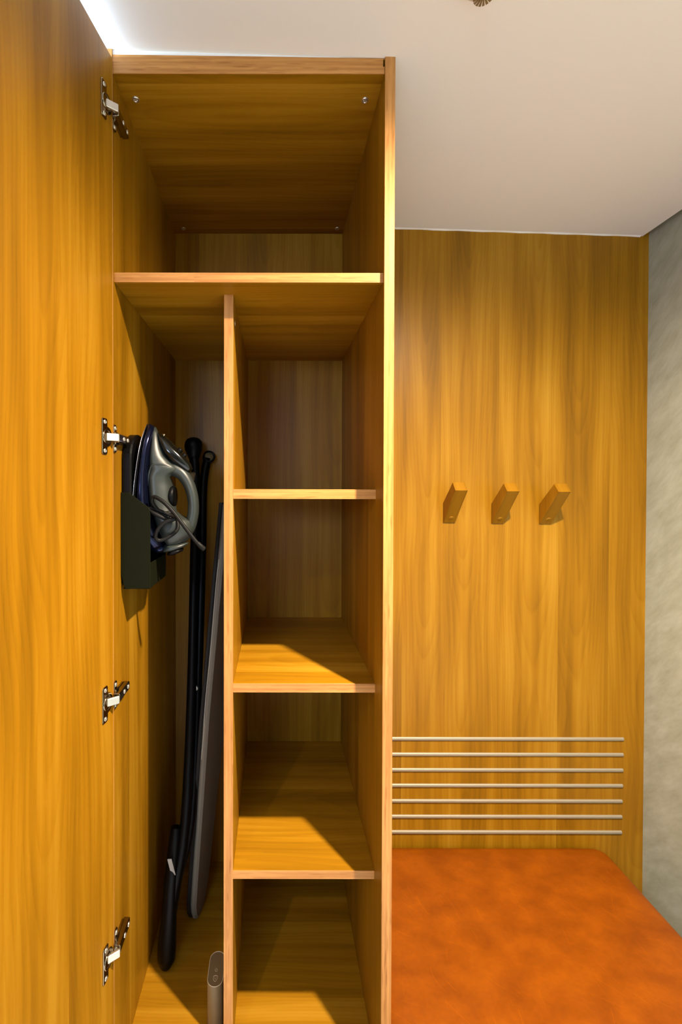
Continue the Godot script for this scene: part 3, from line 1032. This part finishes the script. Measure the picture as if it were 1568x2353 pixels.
func ironing_board() -> void:
	var b := thing("ironing_board", "folded ironing board leaning in the wardrobe's dark left compartment", "ironing board", V(-0.22, FLOOR_IN, 1.2))
	# padded board on edge: nose down on the wardrobe floor
	var axis := Vector3(0.0968, 1.17, -0.075).normalized()
	var wide := Vector3(0.20, 0.0, -0.98).normalized()
	wide = (wide - axis * wide.dot(axis)).normalized()
	var thick := axis.cross(wide).normalized()
	if thick.x < 0.0:
		thick = -thick
	var t := Transform3D(Basis(wide, axis, thick), V(-0.216, FLOOR_IN + 0.002, 1.215))
	var half := func(s: float) -> float:      # half width along the length, round nose then a long taper
		if s < 0.10:
			return 0.055 * sqrt(maxf(1.0 - pow(1.0 - s / 0.10, 2.0), 0.0))
		return lerpf(0.055, 0.085, clampf((s - 0.10) / 0.45, 0.0, 1.0))
	var outline := PackedVector2Array()
	var stops := [0.004, 0.012, 0.03, 0.06, 0.10, 0.2, 0.35, 0.55, 0.8, 1.05, 1.12]
	for s in stops:
		outline.append(Vector2(half.call(s), s))
	for k in stops.size():
		var s: float = stops[stops.size() - 1 - k]
		outline.append(Vector2(-half.call(s), s))
	var st := start()
	extrude(st, outline, 0.010, t.translated_local(Vector3(0, 0, -0.012)), 0.002)
	part("board", st, mats["board back"], b)
	st = start()
	extrude(st, outline, 0.016, t.translated_local(Vector3(0, 0, -0.002)), 0.005, 1, Vector2.ZERO, true)
	part("cover", st, mats["board cover"], b)
	st = start()
	var hem := []
	for k in 9:
		var s := 0.45 + 0.065 * k
		hem.append(t * Vector3(-half.call(s) - 0.0006 + 0.0012 * sin(k * 2.3), s, 0.002 + 0.001 * sin(k * 1.7)))
	tube(st, hem, [0.0007], 6, 3)
	part("hem_thread", st, mats["white thread"], b)
	# black leg frame folded beside the board
	st = start()
	tube(st, [V(-0.2425, 0.10, 1.338), V(-0.2335, 0.0, 1.322), V(-0.2314, -0.20, 1.283), V(-0.2254, -0.555, 1.205), V(-0.2287, -0.85, 1.140), V(-0.2500, -1.00, 1.106), V(-0.2590, -1.06, 1.094)], [0.0130, 0.0130, 0.0128, 0.0128, 0.0130, 0.0150, 0.016], 12, 4)
	part("leg", st, mats["black plastic"], b)
	st = start()
	tube(st, [V(-0.2070, 0.088, 1.366), V(-0.2165, 0.0, 1.345), V(-0.2135, -0.20, 1.305), V(-0.2120, -0.555, 1.226), V(-0.2155, -0.85, 1.158), V(-0.2400, -0.97, 1.122)], [0.0125, 0.0125, 0.0120, 0.0115, 0.010], 12, 4)
	part("leg", st, mats["black plastic"], b)
	st = start()
	lathe(st, [[0.0125, -0.050], [0.0140, -0.038], [0.0200, -0.024], [0.0255, -0.010], [0.0270, 0.003], [0.0250, 0.014], [0.0195, 0.022], [0.010, 0.0268], [0.001, 0.028]], Transform3D(Basis(Vector3.RIGHT, -PI * 0.5 + 0.12), V(-0.2435, 0.122, 1.338)), 22)
	part("end_knob", st, mats["black plastic"], b)
	st = start()
	var tip := Transform3D(Basis(Vector3.UP, 0.35) * Basis(Vector3.RIGHT, -0.35), V(-0.201, 0.094, 1.362))
	lathe(st, [[0.016, -0.020], [0.0185, -0.012], [0.0185, 0.004], [0.0150, 0.006], [0.0145, -0.002], [0.001, -0.003]], tip, 22)
	part("end_cap", st, mats["black plastic"], b)
	st = start()
	lathe(st, [[0.0135, 0.0], [0.0130, 0.0015], [0.001, 0.002]], tip, 20)
	part("cap_plug", st, mats["canister plastic"], b)
	# long foot sleeve with rounded end on the floor
	st = start()
	tube(st, [V(-0.2505, -0.86, 1.135), V(-0.2570, -0.96, 1.110), V(-0.2600, -1.06, 1.092), V(-0.2625, -1.115, 1.084), V(-0.2630, -1.140, 1.080), V(-0.2632, -1.1595, 1.078)], [0.0135, 0.0165, 0.0190, 0.0225, 0.0215, 0.010], 18, 4, 1.0)
	var foot := part("foot_sleeve", st, mats["black plastic"], b)
	foot.set_meta("label", "long rounded black rubber foot sleeve")
	st = start()
	var patch := Transform3D(Basis(Vector3(0.97, 0.17, 0.15).normalized(), Vector3(-0.17, 0.97, 0.16).normalized(), Vector3(-0.12, -0.18, 0.97).normalized()), V(-0.2540, -0.930, 1.0965))
	extrude(st, rounded_rect(-0.0055, 0.0055, -0.024, 0.024, 0.001, 1), 0.0008, patch)
	part("label_sticker", st, mats["sticker"], b)
	st = start()
	lathe(st, [[0.0085, -0.004], [0.0085, 0.001], [0.0065, 0.003], [0.0030, 0.0034], [0.0026, 0.0018], [0.0003, 0.0018]], Transform3D(Basis(Vector3.RIGHT, 0.1), V(-0.2165, -0.541, 1.2135)), 20)
	part("pivot_bolt", st, mats["bright nickel"], b)
	st = start()
	slab(st, -0.260, -0.234, 0.018, 0.046, 1.312, 1.338, 0.004)
	part("lock_clip", st, mats["canister plastic"], b)

func canister() -> void:
	var c := thing("canister", "small brownish grey oval canister on the wardrobe floor beside the divider", "canister", V(-0.1290, FLOOR_IN, 0.986))
	var pill := PackedVector2Array()
	for k in 24:
		var a := TAU * k / 24.0
		pill.append(Vector2(0.0175 * cos(a), 0.0175 * sin(a) + (0.0195 if sin(a) >= 0.0 else -0.0195)))
	var up := Transform3D(Basis(Vector3.RIGHT, -PI * 0.5), Vector3.ZERO)
	var st := start()
	extrude(st, pill, 0.100, up, 0.0012, 1, Vector2.ZERO, true)
	part("body", st, mats["canister plastic"], c, true)
	st = start()
	var n := pill.size()
	var ring := []
	for k in n + 1:
		ring.append(up * Vector3(pill[k % n].x * 0.975, pill[k % n].y * 0.99, 0.1000))
	tube(st, ring, [0.0007], 6, 1)
	part("rim", st, mats["canister rim"], c, true)
	st = start()
	# power symbol and a small shield mark on the top
	var mark := []
	for k in 9:
		var a := PI * 0.5 + 0.7 + (TAU - 1.4) * k / 8.0
		mark.append(up * Vector3(0.0028 * cos(a), -0.003 + 0.0034 * sin(a), 0.1002))
	tube(st, mark, [0.0004], 5, 1)
	tube(st, [up * Vector3(0, -0.0035, 0.1002), up * Vector3(0, 0.0015, 0.1002)], [0.0004], 5, 1)
	tube(st, [up * Vector3(-0.0045, -0.016, 0.1002), up * Vector3(0, -0.0145, 0.1002), up * Vector3(0.0045, -0.016, 0.1002), up * Vector3(0.0040, -0.022, 0.1002), up * Vector3(0, -0.0265, 0.1002), up * Vector3(-0.0040, -0.022, 0.1002), up * Vector3(-0.0045, -0.016, 0.1002)], [0.0005], 5, 2)
	tube(st, [up * Vector3(-0.002, -0.0185, 0.1002), up * Vector3(0, -0.0225, 0.1002), up * Vector3(0.002, -0.0185, 0.1002)], [0.0005], 5, 1)
	part("printed_symbols", st, mats["canister rim"], c, true)
